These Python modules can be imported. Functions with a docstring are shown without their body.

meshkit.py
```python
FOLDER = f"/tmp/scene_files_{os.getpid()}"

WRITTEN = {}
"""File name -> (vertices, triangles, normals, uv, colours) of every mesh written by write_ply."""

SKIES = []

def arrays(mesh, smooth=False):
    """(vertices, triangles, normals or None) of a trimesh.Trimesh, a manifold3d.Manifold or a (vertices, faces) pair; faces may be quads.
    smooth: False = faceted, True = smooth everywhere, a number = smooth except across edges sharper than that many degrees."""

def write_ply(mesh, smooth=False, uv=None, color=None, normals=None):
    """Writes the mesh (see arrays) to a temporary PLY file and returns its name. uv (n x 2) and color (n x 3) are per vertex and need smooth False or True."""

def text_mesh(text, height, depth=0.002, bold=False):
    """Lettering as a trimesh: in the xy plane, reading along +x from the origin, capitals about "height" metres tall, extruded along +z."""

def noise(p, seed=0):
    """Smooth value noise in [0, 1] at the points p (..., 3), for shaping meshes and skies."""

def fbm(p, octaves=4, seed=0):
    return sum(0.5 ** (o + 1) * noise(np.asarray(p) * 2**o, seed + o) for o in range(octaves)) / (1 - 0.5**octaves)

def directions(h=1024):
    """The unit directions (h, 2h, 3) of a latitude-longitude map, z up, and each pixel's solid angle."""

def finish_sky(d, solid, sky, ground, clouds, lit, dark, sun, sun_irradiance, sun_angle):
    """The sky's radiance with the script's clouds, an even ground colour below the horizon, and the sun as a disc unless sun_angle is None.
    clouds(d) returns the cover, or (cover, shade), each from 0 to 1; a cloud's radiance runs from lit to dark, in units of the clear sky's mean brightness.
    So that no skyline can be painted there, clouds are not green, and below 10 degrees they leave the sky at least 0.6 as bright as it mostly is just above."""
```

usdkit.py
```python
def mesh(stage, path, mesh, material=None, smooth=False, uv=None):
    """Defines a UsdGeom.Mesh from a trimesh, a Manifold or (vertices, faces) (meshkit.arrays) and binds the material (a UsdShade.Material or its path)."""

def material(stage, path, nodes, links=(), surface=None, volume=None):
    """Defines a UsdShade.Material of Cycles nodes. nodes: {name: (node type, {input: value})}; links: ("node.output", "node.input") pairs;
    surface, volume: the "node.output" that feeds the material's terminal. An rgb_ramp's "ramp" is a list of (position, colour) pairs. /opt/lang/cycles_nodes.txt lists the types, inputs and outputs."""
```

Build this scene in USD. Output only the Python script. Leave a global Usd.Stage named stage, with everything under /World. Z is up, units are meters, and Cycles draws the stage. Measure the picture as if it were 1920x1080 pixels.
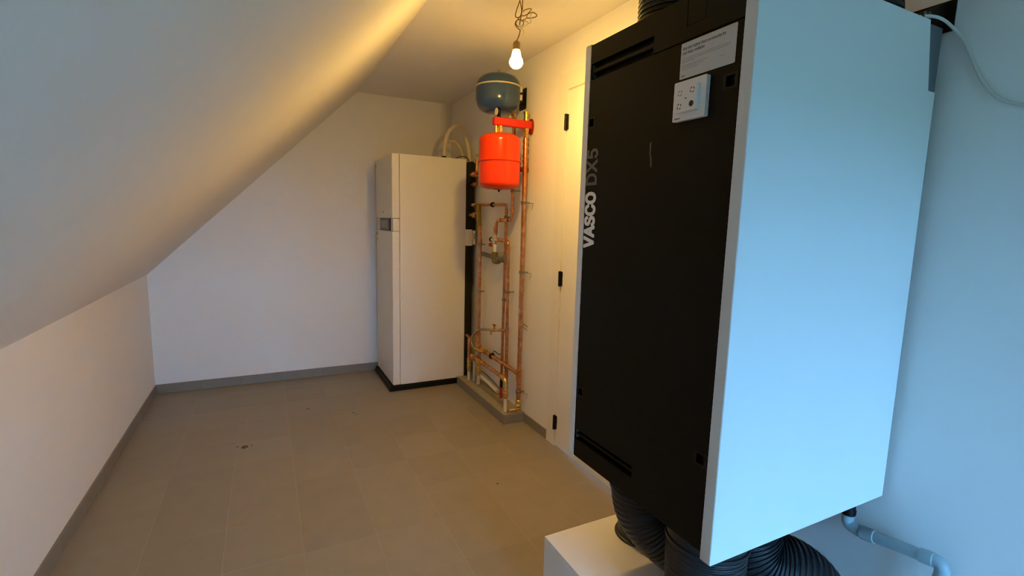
import math, random
import numpy as np, trimesh, usdkit, meshkit
from shapely.geometry import Polygon, box as sbox
from pxr import Usd, UsdGeom, UsdLux, UsdShade, Gf, Sdf

random.seed(7); np.random.seed(7)
stage = Usd.Stage.CreateInMemory()
UsdGeom.SetStageUpAxis(stage, UsdGeom.Tokens.z); UsdGeom.SetStageMetersPerUnit(stage, 1.0)
UsdGeom.Xform.Define(stage, '/World'); UsdGeom.Scope.Define(stage, '/World/Looks')

# ------------------------------------------------------------------ camera, sky, exposure
cam = UsdGeom.Camera.Define(stage, '/World/camera')
RT, FW, UP = (0.89318, -0.44896, 0.02574), (0.44812, 0.8838, -0.13447), (0.03762, 0.13164, 0.99058)
EYE = (0.79182, 0.24979, 1.38693)
cam.AddTransformOp().Set(Gf.Matrix4d(*RT, 0, *UP, 0, *(-np.array(FW)), 0, *EYE, 1))
cam.CreateHorizontalApertureAttr(36.0); cam.CreateVerticalApertureAttr(20.25)
cam.CreateFocalLengthAttr(36.0 * 917.1 / 1920); cam.CreateFStopAttr(0.0)
cam.CreateClippingRangeAttr(Gf.Vec2f(0.02, 500)); cam.CreateExposureAttr(0.0)

sky = UsdLux.DomeLight.Define(stage, '/World/sky')
sky.CreateIntensityAttr(1.0); sky.CreateColorAttr(Gf.Vec3f(1.95, 5.15, 9.9))


BULB_L, BULB_C, BULB_A = 1080.0, (1.0, 0.622, 0.145), 78

# ------------------------------------------------------------------ room measures (metres)
W, D, H, K, S, Y0 = 2.375, 4.70, 2.437, 0.925, 1.537, -1.40

# ------------------------------------------------------------------ materials
def lin(h):
    c = [int(h[i:i + 2], 16) / 255 for i in (1, 3, 5)]
    return tuple(x / 12.92 if x <= .04045 else ((x + .055) / 1.055) ** 2.4 for x in c)

M = {}
def mat(name, col, rough=.5, metal=0., var=.0, scale=20., bump=0., bscale=150., spec=.5, coat=0., rvar=0.):
    c = lin(col) if isinstance(col, str) else col
    n = {'p': ('principled_bsdf', dict(base_color=c, roughness=rough, metallic=metal, specular_ior_level=spec, coat_weight=coat, coat_roughness=.08)),
         't': ('texture_coordinate', {})}
    l = []
    if var:
        n['n'] = ('noise_texture', dict(scale=scale, detail=4., roughness=.6))
        n['r'] = ('rgb_ramp', dict(ramp=[(.3, tuple(x * (1 - var) for x in c)), (.7, tuple(min(1, x * (1 + var)) for x in c))]))
        l += [('t.object', 'n.vector'), ('n.fac', 'r.fac'), ('r.color', 'p.base_color')]
        if rvar:
            n['m'] = ('map_range', dict(from_min=.3, from_max=.7, to_min=rough - rvar, to_max=rough + rvar))
            l += [('n.fac', 'm.value'), ('m.result', 'p.roughness')]
    if bump:
        n['bn'] = ('noise_texture', dict(scale=bscale, detail=3.))
        n['b'] = ('bump', dict(strength=bump, distance=.002))
        l += [('t.object', 'bn.vector'), ('bn.fac', 'b.height'), ('b.normal', 'p.normal')]
    M[name] = usdkit.material(stage, '/World/Looks/' + name, n, l, surface='p.BSDF')
    return M[name]

mat('wall_paint', '#f2eee8', .85, bump=.12, bscale=220, var=.012, scale=3)
mat('ceiling_paint', '#f1ede6', .9, bump=.12, bscale=220, var=.012, scale=3)
for i, h in enumerate(('#998c78', '#968975', '#9b8e7a')):
    mat('floor_tile_%d' % i, h, .46, var=.05, scale=9, bump=.06, bscale=300, spec=.4, rvar=.05)
mat('skirting_tile', '#8b8274', .45, var=.05, scale=12, spec=.4)
mat('grout', '#aa9e8b', .9, var=.1, scale=60)
mat('screed', '#a39880', .85, var=.1, scale=30, bump=.2, bscale=120)
mat('door_paint', '#efe9de', .45)
mat('window_frame_white', '#eeeeee', .4)
mat('white_steel', '#efece6', .38, spec=.45)
mat('white_melamine', '#eeebe6', .42, spec=.45)
mat('melamine_edge', '#dcd8d0', .5)
mat('white_plastic', '#e8e5df', .4)
mat('black_foam', '#0b0a0a', .85, var=.25, scale=40, bump=.2)
mat('black_cover', '#070706', .5, spec=.15, bump=.05, bscale=600)
mat('black_trim', '#090909', .5, spec=.25)
mat('black_void', '#030303', .9)
mat('black_duct', '#14171a', .42, spec=.45)
mat('dark_metal', '#23221f', .45, metal=.6)
mat('grey_metal', '#6d7378', .5, metal=.35)
mat('zinc', '#8f8c85', .32, metal=.9)
mat('red_enamel', '#f03800', .22, spec=.35, coat=.1)
mat('red_paint', '#d8240c', .4)
mat('red_dark', '#8d1608', .5)
mat('blue_enamel', '#28446c', .2, coat=.4)
mat('pale_band', '#c4b48c', .35)
mat('copper', (.66, .30, .13), .28, metal=1., var=.1, scale=25, rvar=.05)
mat('copper_old', (.54, .25, .11), .36, metal=1., var=.14, scale=25, rvar=.05)
mat('brass', (.70, .48, .18), .32, metal=1., var=.1, scale=40, rvar=.05)
mat('nickel', (.78, .72, .62), .22, metal=1.)
mat('pex_white', '#e2dac9', .5)
mat('pex_red', '#b3200f', .5)
mat('grey_pvc', '#9dacae', .36, spec=.5)
mat('grey_siphon', '#6f6a58', .5)
mat('yellow_foam', '#a58638', .8, var=.15, scale=60)
mat('white_hose', '#d8cbb0', .6)
mat('braid', '#9d9484', .38, metal=.7, var=.3, scale=300)
mat('cable_white', '#d9d5cc', .5)
mat('cable_dark', '#2b2520', .6)
mat('copper_wire', '#7a5a2c', .5)
mat('screen_grey', '#6f6d66', .25)
mat('display_black', '#1c1a17', .25)
mat('ink_grey', '#4a4845', .6)
mat('ink_light', '#8d8b86', .6)
mat('ink_dark', '#2e2d2b', .6)
mat('label_paper', '#c9c6c0', .6)
mat('letter_white', '#f4f2ee', .5)
mat('letter_grey', '#605d58', .5)
mat('stain_dark', '#5a4f41', .8)
mat('outdoor_ground', '#5f6a4e', .9)
mat('lamp_socket', '#8f7444', .45)
mat('dial_white', '#e6e2d6', .3)
# the glowing bulb and window glass
usdkit.material(stage, '/World/Looks/bulb_glow', {'e': ('emission', dict(color=BULB_C, strength=BULB_L))}, [], surface='e.emission')
usdkit.material(stage, '/World/Looks/bulb_neck', {'e': ('emission', dict(color=BULB_C, strength=BULB_L * .03))}, [], surface='e.emission')
M['bulb_neck'] = UsdShade.Material.Get(stage, '/World/Looks/bulb_neck')
M['bulb_glow'] = UsdShade.Material.Get(stage, '/World/Looks/bulb_glow')
M['pane'] = usdkit.material(stage, '/World/Looks/pane', {
    't': ('transparent_bsdf', dict(color=(.96, .97, .97))), 'g': ('glossy_bsdf', dict(color=(1., 1., 1.), roughness=.0)),
    'f': ('fresnel', dict(IOR=1.45)), 'm': ('mix_closure', {})},
    [('f.fac', 'm.fac'), ('t.BSDF', 'm.closure1'), ('g.BSDF', 'm.closure2')], surface='m.closure')

# ------------------------------------------------------------------ scene helpers
USED = {}
def numbered(parent, name):
    k = (str(parent), name); n = USED.get(k, 0); USED[k] = n + 1
    return name if n == 0 else '%s_%03d' % (name, n)

LOC = {}
def thing(name, label=None, cat=None, loc=(0, 0, 0), group=None, kind=None):
    path = '/World/' + numbered('/World', name)
    x = UsdGeom.Xform.Define(stage, path); x.AddTranslateOp().Set(Gf.Vec3d(*map(float, loc)))
    LOC[path] = np.array(loc, float); p = x.GetPrim()
    for k, v in (('label', label), ('category', cat), ('group', group), ('kind', kind)):
        if v: p.SetCustomDataByKey(k, v)
    return path

def cat(ms):
    return trimesh.util.concatenate(ms) if isinstance(ms, (list, tuple)) else ms

def part(parent, name, mesh, m, smooth=35, label=None, kind=None):
    """One Mesh under a thing or under a part; meshes are given in world coordinates."""
    mesh = cat(mesh).copy()
    top = '/'.join(parent.split('/')[:3])
    mesh.apply_translation(-LOC[top])
    path = parent + '/' + numbered(parent, name)
    g = usdkit.mesh(stage, path, mesh, M[m], smooth=smooth)
    if label: g.GetPrim().SetCustomDataByKey('label', label)
    if kind: g.GetPrim().SetCustomDataByKey('kind', kind)
    return path

def top(name, mesh, m, label, catg, smooth=35, group=None, kind=None):
    path = '/World/' + numbered('/World', name)
    g = usdkit.mesh(stage, path, cat(mesh), M[m], smooth=smooth).GetPrim()
    for k, v in (('label', label), ('category', catg), ('group', group), ('kind', kind)):
        if v: g.SetCustomDataByKey(k, v)
    return path

# ------------------------------------------------------------------ mesh helpers
def cbox(x0, x1, y0, y1, z0, z1, b=.0015):
    b = min(b, (x1 - x0) / 2.01, (y1 - y0) / 2.01, (z1 - z0) / 2.01)
    if b <= 1e-6:
        m = trimesh.creation.box((x1 - x0, y1 - y0, z1 - z0)); m.apply_translation(((x0 + x1) / 2, (y0 + y1) / 2, (z0 + z1) / 2)); return m
    v = []
    for i, X in enumerate((x0, x1)):
        for j, Y in enumerate((y0, y1)):
            for k, Z in enumerate((z0, z1)):
                sx, sy, sz = (1, -1)[i], (1, -1)[j], (1, -1)[k]
                v += [(X, Y + sy * b, Z + sz * b), (X + sx * b, Y, Z + sz * b), (X + sx * b, Y + sy * b, Z)]
    return trimesh.convex.convex_hull(np.array(v))

def frame_to(axis):
    a = np.array(axis, float); a /= np.linalg.norm(a)
    h = np.array([0, 0, 1.]) if abs(a[2]) < .9 else np.array([1., 0, 0])
    u = np.cross(h, a); u /= np.linalg.norm(u); v = np.cross(a, u)
    T = np.eye(4); T[:3, 0], T[:3, 1], T[:3, 2] = u, v, a
    return T

def lathe(profile, at=(0, 0, 0), axis=(0, 0, 1), n=32):
    m = trimesh.creation.revolve(np.array(profile, float), sections=n)
    T = frame_to(axis) if tuple(axis) != (0, 0, 1) else np.eye(4)
    T[:3, 3] = at; m.apply_transform(T)
    if m.volume < 0: m.invert()
    return m

def rod(a, b, r, n=20, b0=.0008):
    a, b = np.array(a, float), np.array(b, float); L = np.linalg.norm(b - a); c = min(b0, r * .3, L * .3)
    return lathe([(0, 0), (r - c, 0), (r, c), (r, L - c), (r - c, L), (0, L)], a, (b - a) / L, n)

def rounded(pts, rad, n=7):
    pts = [np.array(p, float) for p in pts]; out = [pts[0]]
    for i in range(1, len(pts) - 1):
        p, q, s = pts[i - 1], pts[i], pts[i + 1]
        d0, d1 = p - q, s - q; l0, l1 = np.linalg.norm(d0), np.linalg.norm(d1); d0 /= l0; d1 /= l1
        r = min(rad, l0 * .49, l1 * .49); a, b = q + d0 * r, q + d1 * r
        for t in np.linspace(0, 1, n): out.append((1 - t) ** 2 * a + 2 * t * (1 - t) * q + t * t * b)
    out.append(pts[-1]); return np.array(out)

def spline(pts, n=60):
    from scipy.interpolate import CubicSpline
    p = np.array(pts, float); t = np.r_[0, np.cumsum(np.linalg.norm(np.diff(p, axis=0), axis=1))]
    return CubicSpline(t, p)(np.linspace(0, t[-1], n))

def tube(path, r, n=16, cap=True):
    p = np.array(path, float); keep = np.r_[True, np.linalg.norm(np.diff(p, axis=0), axis=1) > 1e-6]; p = p[keep]
    r = np.broadcast_to(r, (len(keep),))[keep] if np.ndim(r) else np.full(len(p), r)
    t = np.gradient(p, axis=0); t /= np.linalg.norm(t, axis=1, keepdims=True)
    u = np.cross(t[0], [0, 0, 1.] if abs(t[0][2]) < .9 else [1., 0, 0]); u /= np.linalg.norm(u)
    ang = np.arange(n) * 2 * np.pi / n; V = []
    for i in range(len(p)):
        u = u - t[i] * np.dot(u, t[i]); u /= np.linalg.norm(u); w = np.cross(t[i], u)
        V.append(p[i] + r[i] * (np.cos(ang)[:, None] * u + np.sin(ang)[:, None] * w))
    V = np.vstack(V); F = []
    i, j = np.meshgrid(np.arange(len(p) - 1), np.arange(n), indexing='ij'); i, j = i.ravel(), j.ravel(); k = (j + 1) % n
    a, b, c, d = i * n + j, i * n + k, (i + 1) * n + k, (i + 1) * n + j
    F = np.vstack([np.c_[a, b, c], np.c_[a, c, d]])
    if cap:
        V = np.vstack([V, p[0], p[-1]]); c0, c1 = len(V) - 2, len(V) - 1; jj = np.arange(n); kk = (jj + 1) % n; e = (len(p) - 1) * n
        F = np.vstack([F, np.c_[np.full(n, c0), kk, jj], np.c_[np.full(n, c1), e + jj, e + kk]])
    m = trimesh.Trimesh(V, F, process=False)
    if m.volume < 0: m.invert()
    return m

def pipe(pts, r, bend=.03, n=18):
    return tube(rounded(pts, bend), r, n)

def ring(c, axis, r_in, r_out, L, n=28):
    """A short sleeve centred at c."""
    h = L / 2; k = min(.0012, (r_out - r_in) * .4)
    return lathe([(r_in, -h), (r_out - k, -h), (r_out, -h + k), (r_out, h - k), (r_out - k, h), (r_in, h), (r_in, -h)], c, axis, n)

def corrugated(pts, R, pitch=.013, amp=.005, n=56, per=8):
    p = spline(pts, 400); L = np.r_[0, np.cumsum(np.linalg.norm(np.diff(p, axis=0), axis=1))]
    m = int(L[-1] / pitch * per); s = np.linspace(0, L[-1], m)
    q = np.stack([np.interp(s, L, p[:, k]) for k in range(3)], 1)
    w = np.sin(2 * np.pi * s / pitch); r = R + amp * np.sign(w) * np.abs(w) ** .7 * .5 - amp * .5
    return tube(q, r, n, cap=True)

def extrude(poly, T, depth):
    m = trimesh.creation.extrude_polygon(poly, depth, engine='earcut'); m.apply_transform(T)
    if m.volume < 0: m.invert()
    return m

def axes(xdir, ydir, at):
    T = np.eye(4); T[:3, 0], T[:3, 1] = xdir, ydir; T[:3, 2] = np.cross(xdir, ydir); T[:3, 3] = at; return T

def text(s, height, width, T, bold=True, depth=.0006):
    m = meshkit.text_mesh(s, height, depth, bold)
    if width:
        w = m.bounds[1][0] - m.bounds[0][0]; m.apply_translation((-m.bounds[0][0], 0, 0)); m.apply_scale((width / w, 1, 1))
    m.apply_transform(T); return m

# ------------------------------------------------------------------ the room
XZ = lambda y: axes((1, 0, 0), (0, 0, 1), (0, y, 0))          # local z = -Y
YZ = lambda x: axes((0, 1, 0), (0, 0, 1), (x, 0, 0))          # local z = +X
T_ = .2
gable = [(0, -.05), (W, -.05), (W, H), (S, H), (0, K)]
def struct(name, mesh, m, label, catg):
    return top(name, mesh, m, label, catg, smooth=False, kind='structure')

struct('wall_left', cbox(-T_, 0, Y0 - T_, D + T_, -.05, K, 0), 'wall_paint', 'low off-white knee wall on the left under the slope', 'wall')
sl = Polygon([(0, K), (S, H), (S, H + .25), (-T_, K + .02)])
struct('wall_slope', extrude(sl, XZ(D + T_), D - Y0 + 2 * T_), 'ceiling_paint', 'sloping plastered roof side above the knee wall', 'sloped ceiling')
struct('ceiling', cbox(S, W + T_, Y0 - T_, D + T_, H, H + .25, 0), 'ceiling_paint', 'flat plastered ceiling strip above the bulb', 'ceiling')
struct('wall_back', extrude(Polygon(gable), XZ(D + T_), T_), 'wall_paint', 'off-white back wall behind the white heating cabinet', 'wall')
WX0, WX1, WZ0, WZ1 = 1.10, 2.25, .40, 1.55
WIN = sbox(WX0, WZ0, WX1, WZ1)
struct('wall_front', extrude(Polygon(gable).difference(WIN), XZ(Y0), T_), 'wall_paint', 'off-white gable wall with the window, behind the viewpoint', 'wall')
DY0, DY1, DZ = 1.885, 2.715, 2.135
hole = sbox(DY0 - .02, -.05, DY1 + .02, DZ + .02)
struct('wall_right', extrude(sbox(Y0, -.05, D, H).difference(hole), YZ(W), T_), 'wall_paint', 'long off-white right wall with the door and the pipes', 'wall')
struct('ground', cbox(-40, 40, -60, 40, -3.2, -3.0, 0), 'outdoor_ground', 'green-grey ground far below, outside the window', 'ground')

# floor: grey-beige tiles 30 x 31 cm with pale joints
fl = thing('floor', 'grey-beige tiled floor with thin pale joints', 'floor', (0, 0, 0), kind='structure')
part(fl, 'grout', cbox(-.1, W + T_, Y0 - .1, D + .1, -.12, -.0008, 0), 'grout', smooth=False)
PX, PY = .297, .3087
for j in range(-11, 9):
    for k in range(8):
        x0, x1 = k * PX + .0013, min((k + 1) * PX - .0013, W)
        y0, y1 = max(1.98 + j * PY + .0013, Y0), min(1.98 + (j + 1) * PY - .0013, D)
        if y1 - y0 < .02: continue
        part(fl, 'tile', cbox(x0, x1, y0, y1, -.011, random.uniform(-.0002, .0001), .0006), 'floor_tile_%d' % random.randrange(3), smooth=False)
def blot(cx, cy, rx, ry, seed):
    rs = np.random.RandomState(seed); a = np.linspace(0, 2 * np.pi, 15)[:-1]; q = rs.uniform(.55, 1.2, 14)
    return extrude(Polygon(np.c_[cx + rx * q * np.cos(a), cy + ry * q * np.sin(a)]), np.array([[1, 0, 0, 0], [0, 1, 0, 0], [0, 0, 1, .0001], [0, 0, 0, 1.]]), .0005)
part(fl, 'stain', [blot(.636, 3.454, .022, .03, 1), blot(.60, 3.47, .008, .01, 2), blot(.675, 3.46, .006, .009, 3)], 'stain_dark', False, label='dark dried smear on the floor tiles')
part(fl, 'stain', blot(1.026, 3.94, .014, .008, 4), 'stain_dark', False)
part(fl, 'stain', [blot(1.315, 3.741, .007, .012, 5), blot(1.33, 3.71, .01, .004, 6)], 'stain_dark', False)
part(fl, 'stain', blot(1.853, 2.453, .01, .006, 7), 'stain_dark', False)

# tiled skirting, 30 cm pieces
def skirting(name, label, spans, maker):
    t = thing(name, label, 'skirting', (0, 0, 0), kind='structure')
    for a, b in spans: part(t, 'tile', maker(a, b), 'skirting_tile', smooth=False)
    return t
def pieces(a, b, step=.3, off=0.):
    e = [a] + [x for x in np.arange(math.floor(a / step) * step + off, b, step) if a + .03 < x < b - .03] + [b]
    return [(p + .0003, q - .0003) for p, q in zip(e[:-1], e[1:])]
SK = .075
skirting('baseboard_left', 'grey tile skirting along the left knee wall', pieces(Y0, D), lambda a, b: cbox(0, .009, a, b, .001, SK, .001))
skirting('baseboard_back', 'grey tile skirting along the back wall', pieces(.009, W), lambda a, b: cbox(a, b, D - .009, D, .001, SK, .001))
skirting('baseboard_right', 'grey tile skirting between the door frame and the ledge', [(2.822, 3.125)], lambda a, b: cbox(W - .009, W, a, b, .001, .062, .001))
# low ledge that carries the pipes
LX, LY0, LY1, LZ = 2.212, 3.126, 4.045, .068
t = thing('trim_1', 'low tiled ledge along the right wall carrying the pipes', 'ledge', (LX, LY0, 0), kind='structure')
part(t, 'ledge_core', cbox(LX + .009, W, LY0 + .009, LY1, 0, LZ - .002, 0), 'screed', False)
for a, b in pieces(LY0 + .009, LY1, .3, .02): part(t, 'tile', cbox(LX, LX + .009, a, b, .001, LZ, .001), 'skirting_tile', False)
part(t, 'tile', cbox(LX, W, LY0, LY0 + .009, .001, LZ, .001), 'skirting_tile', False)

# door in the right wall
d = thing('door_1', 'cream flush door with black hinges, half hidden by the ventilation cabinet', 'door', (W, DY1, 0), kind='structure')
inner = sbox(DY0 - .003, -.05, DY1 + .003, DZ + .003)
part(d, 'jamb', [extrude(hole.difference(inner), YZ(W), .05), extrude(hole.difference(sbox(DY0 + .012, -.05, DY1 - .012, DZ - .012)), YZ(W + .045), .12)], 'door_paint', False)
cas = sbox(DY0 - .10, 0, DY1 + .10, DZ + .10).difference(sbox(DY0 - .006, -.01, DY1 + .006, DZ + .006))
part(d, 'casing', extrude(cas, YZ(W - .009), .009), 'door_paint', False)
leaf = part(d, 'leaf', cbox(W - .004, W + .038, DY0, DY1, .006, DZ, .002), 'door_paint', False)
for z in (.155, 1.055, 1.961):
    part(d, 'hinge', [rod((W - .012, DY1 + .004, z - .045), (W - .012, DY1 + .004, z + .045), .0095, 16), cbox(W - .0105, W - .003, DY1 - .014, DY1 + .016, z - .042, z + .042, .001)], 'black_trim', label='black hinge')

# window behind the viewpoint
w = thing('window_1', 'white framed window in the gable behind the viewpoint', 'window', (WX0, Y0, WZ0), kind='structure')
part(w, 'frame', extrude(WIN.difference(sbox(WX0 + .05, WZ0 + .05, WX1 - .05, WZ1 - .05)), XZ(Y0 - .06), .07), 'window_frame_white', False)
part(w, 'pane', cbox(WX0 + .05, WX1 - .05, Y0 - .1, Y0 - .096, WZ0 + .05, WZ1 - .05, 0), 'pane', False)
part(w, 'sill', cbox(WX0 - .03, WX1 + .03, Y0 - .06, Y0 + .03, WZ0 - .025, WZ0, .003), 'window_frame_white', False)

# ------------------------------------------------------------------ bare bulb with its tangle of wires
BX, BY, BZ = 1.865, 2.384, 2.140
b = thing('light_bulb', 'glowing bare bulb hanging from a tangle of wires', 'light bulb', (BX, BY, H))
a1 = math.radians(BULB_A); BR_ = .0325
g = [(BR_ * math.sin(a), -.016 - BR_ * math.cos(a) * 1.05) for a in np.linspace(0, a1, 18)]
part(b, 'bulb', lathe(g + [(g[-1][0] - .004, g[-1][1]), (0, g[-1][1])], (BX, BY, BZ), n=40), 'bulb_glow')
rr, rz = g[-1]
g2 = [(BR_ * math.cos(a), rz + .0003 + .034 * math.sin(a)) for a in np.linspace(0, .75, 8)] + [(.0185, .026), (.0155, .0335)]
part(b, 'bulb_neck', lathe([(0, rz + .0003)] + g2 + [(0, .0335)], (BX, BY, BZ), n=40), 'bulb_neck', label='fainter glowing neck of the bulb')
part(b, 'socket', lathe([(0, .033), (.015, .033), (.0165, .036), (.0165, .062), (.013, .068), (.006, .074), (0, .074)], (BX, BY, BZ)), 'lamp_socket')
# the camera's right is roughly (.89,-.45,0): the tangle is flat-ish in that plane
def wp(u, dz, q=0.):
    u *= 1.45; q *= 1.6
    return (BX + .893 * u + .449 * q, BY - .449 * u + .894 * q, BZ + dz)
part(b, 'wire', tube(spline([wp(.0, .074), wp(.006, .095, .004), wp(.010, .12), wp(.008, .15, .006), wp(.012, .18), wp(.015, .21), wp(.014, H - BZ - .0005)], 60), .0024, 8), 'copper_wire')
part(b, 'wire', tube(spline([wp(.010, .12), wp(.0, .135, .006), wp(-.006, .15, .01), wp(.004, .160, -.008), wp(.020, .155), wp(.012, .142, .012), wp(-.004, .150, .004), wp(.004, .170), wp(.012, .19), wp(.010, .23), wp(.010, H - BZ - .0005)], 90), .0022, 8), 'copper_wire')
part(b, 'wire', tube(spline([wp(.012, .18), wp(-.006, .184, .005), wp(-.003, .205), wp(.004, .235), wp(.006, H - BZ - .0005, .003)], 60), .0022, 8), 'copper_wire')
part(b, 'wire', tube(spline([wp(.012, .183), wp(.035, .192), wp(.056, .197, .004), wp(.062, .189, .006), wp(.052, .181, .008), wp(.03, .178, .006)], 60), .0022, 8), 'copper_wire')
part(b, 'wire', tube(spline([wp(.020, .20), wp(.032, .214, .003), wp(.044, .212), wp(.034, .196, .004), wp(.030, .18, .003), wp(.018, .165)], 50), .0022, 8), 'yellow_foam')
part(b, 'wire', tube(spline([wp(.016, .124), wp(.026, .14), wp(.035, .147, -.004), wp(.026, .160), wp(.012, .158, .003)], 50), .0024, 8), 'cable_white')
part(b, 'wire', tube(spline([wp(.035, .147, -.004), wp(.043, .155), wp(.042, .172), wp(.044, .19)], 30), .0022, 8), 'cable_white')
part(b, 'connector', [cbox(*[v for c, h in zip(wp(.012, .132), (.007, .005, .010)) for v in (c - h, c + h)], .0015)], 'white_plastic')
part(b, 'wire', tube(spline([wp(.018, .125), wp(.022, .112), wp(.020, .10)], 20), .0014, 8), 'cable_white')

# ------------------------------------------------------------------ white heating cabinet
TX0, TX1, TY0, TY1, TZ0, TZ1 = 1.677, 2.285, 4.072, 4.672, .049, 1.88
t = thing('heat_pump_cabinet', 'tall white heat pump cabinet in the back corner with black rear', 'heat pump', (TX0, TY0, 0))
part(t, 'base', cbox(TX0 - .022, TX1 - .02, TY0 - .006, TY1, 0, TZ0 - .004, .004), 'black_trim')
part(t, 'base_rail', cbox(TX0 - .03, TX0 - .022, TY0 - .010, TY1, .0, .022, .002), 'dark_metal')
BZ0, BZ1, SX = 1.288, 1.388, 1.736
part(t, 'side_panel', cbox(SX + .0012, TX1, TY0, TY1, TZ0, TZ1, .002), 'white_steel')
part(t, 'front_panel', cbox(TX0, SX - .0012, TY0, TY1, BZ1 + .001, TZ1, .004), 'white_steel', label='upper white front panel')
part(t, 'front_panel', cbox(TX0, SX - .0012, TY0, TY1, TZ0, BZ0 - .001, .004), 'white_steel', label='lower white front panel')
part(t, 'front_band', cbox(TX0 + .008, SX - .0012, TY0 + .006, TY1 - .006, BZ0 + .0012, BZ1 - .0012, .002), 'white_plastic')
dp = part(t, 'display', cbox(TX0 - .004, TX0 + .012, 4.150, 4.500, BZ0 + .003, BZ1 - .001, .003), 'display_black', label='dark display frame')
part(dp, 'screen', cbox(TX0 - .0052, TX0, 4.195, 4.480, BZ0 + .016, BZ1 - .013, .001), 'screen_grey')
part(dp, 'screen_window', cbox(TX0 - .0062, TX0 - .004, 4.275, 4.42, BZ0 + .026, BZ1 - .022, .0005), 'ink_light')
part(t, 'emblem', [extrude(Polygon([(4.392, 1.442), (4.384, 1.447), (4.372, 1.444), (4.366, 1.436), (4.376, 1.434), (4.379, 1.424), (4.386, 1.433)]), YZ(TX0 - .0005), .0005)], 'ink_grey', False)
for z0, z1 in ((1.236, 1.272), (1.20, 1.222)):
    part(t, 'latch', cbox(TX0 - .006, TX0, 4.612, 4.632, z0, z1, .001), 'brass')
part(t, 'hook', cbox(TX0 - .005, TX0, 4.64, 4.66, 1.825, 1.845, .001), 'brass')
part(t, 'rear_body', [cbox(TX1, 2.345, 4.052, TY1, .075, 1.845, .012), cbox(TX1 + .012, 2.352, 4.035, 4.2, 1.69, 1.862, .016), cbox(TX1 + .01, 2.356, 4.03, 4.15, 1.30, 1.40, .02)], 'black_foam', label='black foam-covered rear')
# connection stubs on the rear
def stub(x, y0, y1, z, r, m, lab):
    part(t, 'connection', [rod((x, y0, z), (x, y1, z), r, 20), ring((x, y0 - .012, z), (0, 1, 0), r * .6, r * 1.3, .018), lathe([(0, 0), (r * 1.45, 0), (r * 1.45, .016), (0, .016)], (x, y0 + .03, z), (0, 1, 0), 6)], m, label=lab)
stub(2.318, 3.955, 4.045, 1.756, .017, 'copper', 'copper connection stub')
stub(2.322, 3.955, 4.055, 1.676, .012, 'copper_old', 'thin copper connection stub')
stub(2.318, 3.965, 4.055, 1.513, .011, 'nickel', 'nickel connection stub')
stub(2.318, 3.940, 4.055, 1.432, .017, 'brass', 'brass connection stub')
part(t, 'vent_pipe', [pipe([(2.322, 3.962, 1.756), (2.326, 3.95, 1.78), (2.326, 3.95, 1.868)], .012, .02), rod((2.326, 3.95, 1.868), (2.326, 3.95, 1.905), .0045), cbox(2.318, 2.334, 3.942, 3.958, 1.898, 1.906, .001)], 'copper_old')
jb = part(t, 'junction_box', [cbox(2.276, 2.326, 4.02, 4.09, 1.180, 1.314, .003)], 'white_plastic', label='small white junction box')
part(jb, 'lid', cbox(2.330, 2.352, 4.018, 4.10, 1.190, 1.306, .003), 'white_plastic')
part(jb, 'lid_label', cbox(2.336, 2.345, 4.0172, 4.0182, 1.235, 1.285, .0002), 'ink_light', False)

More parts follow.
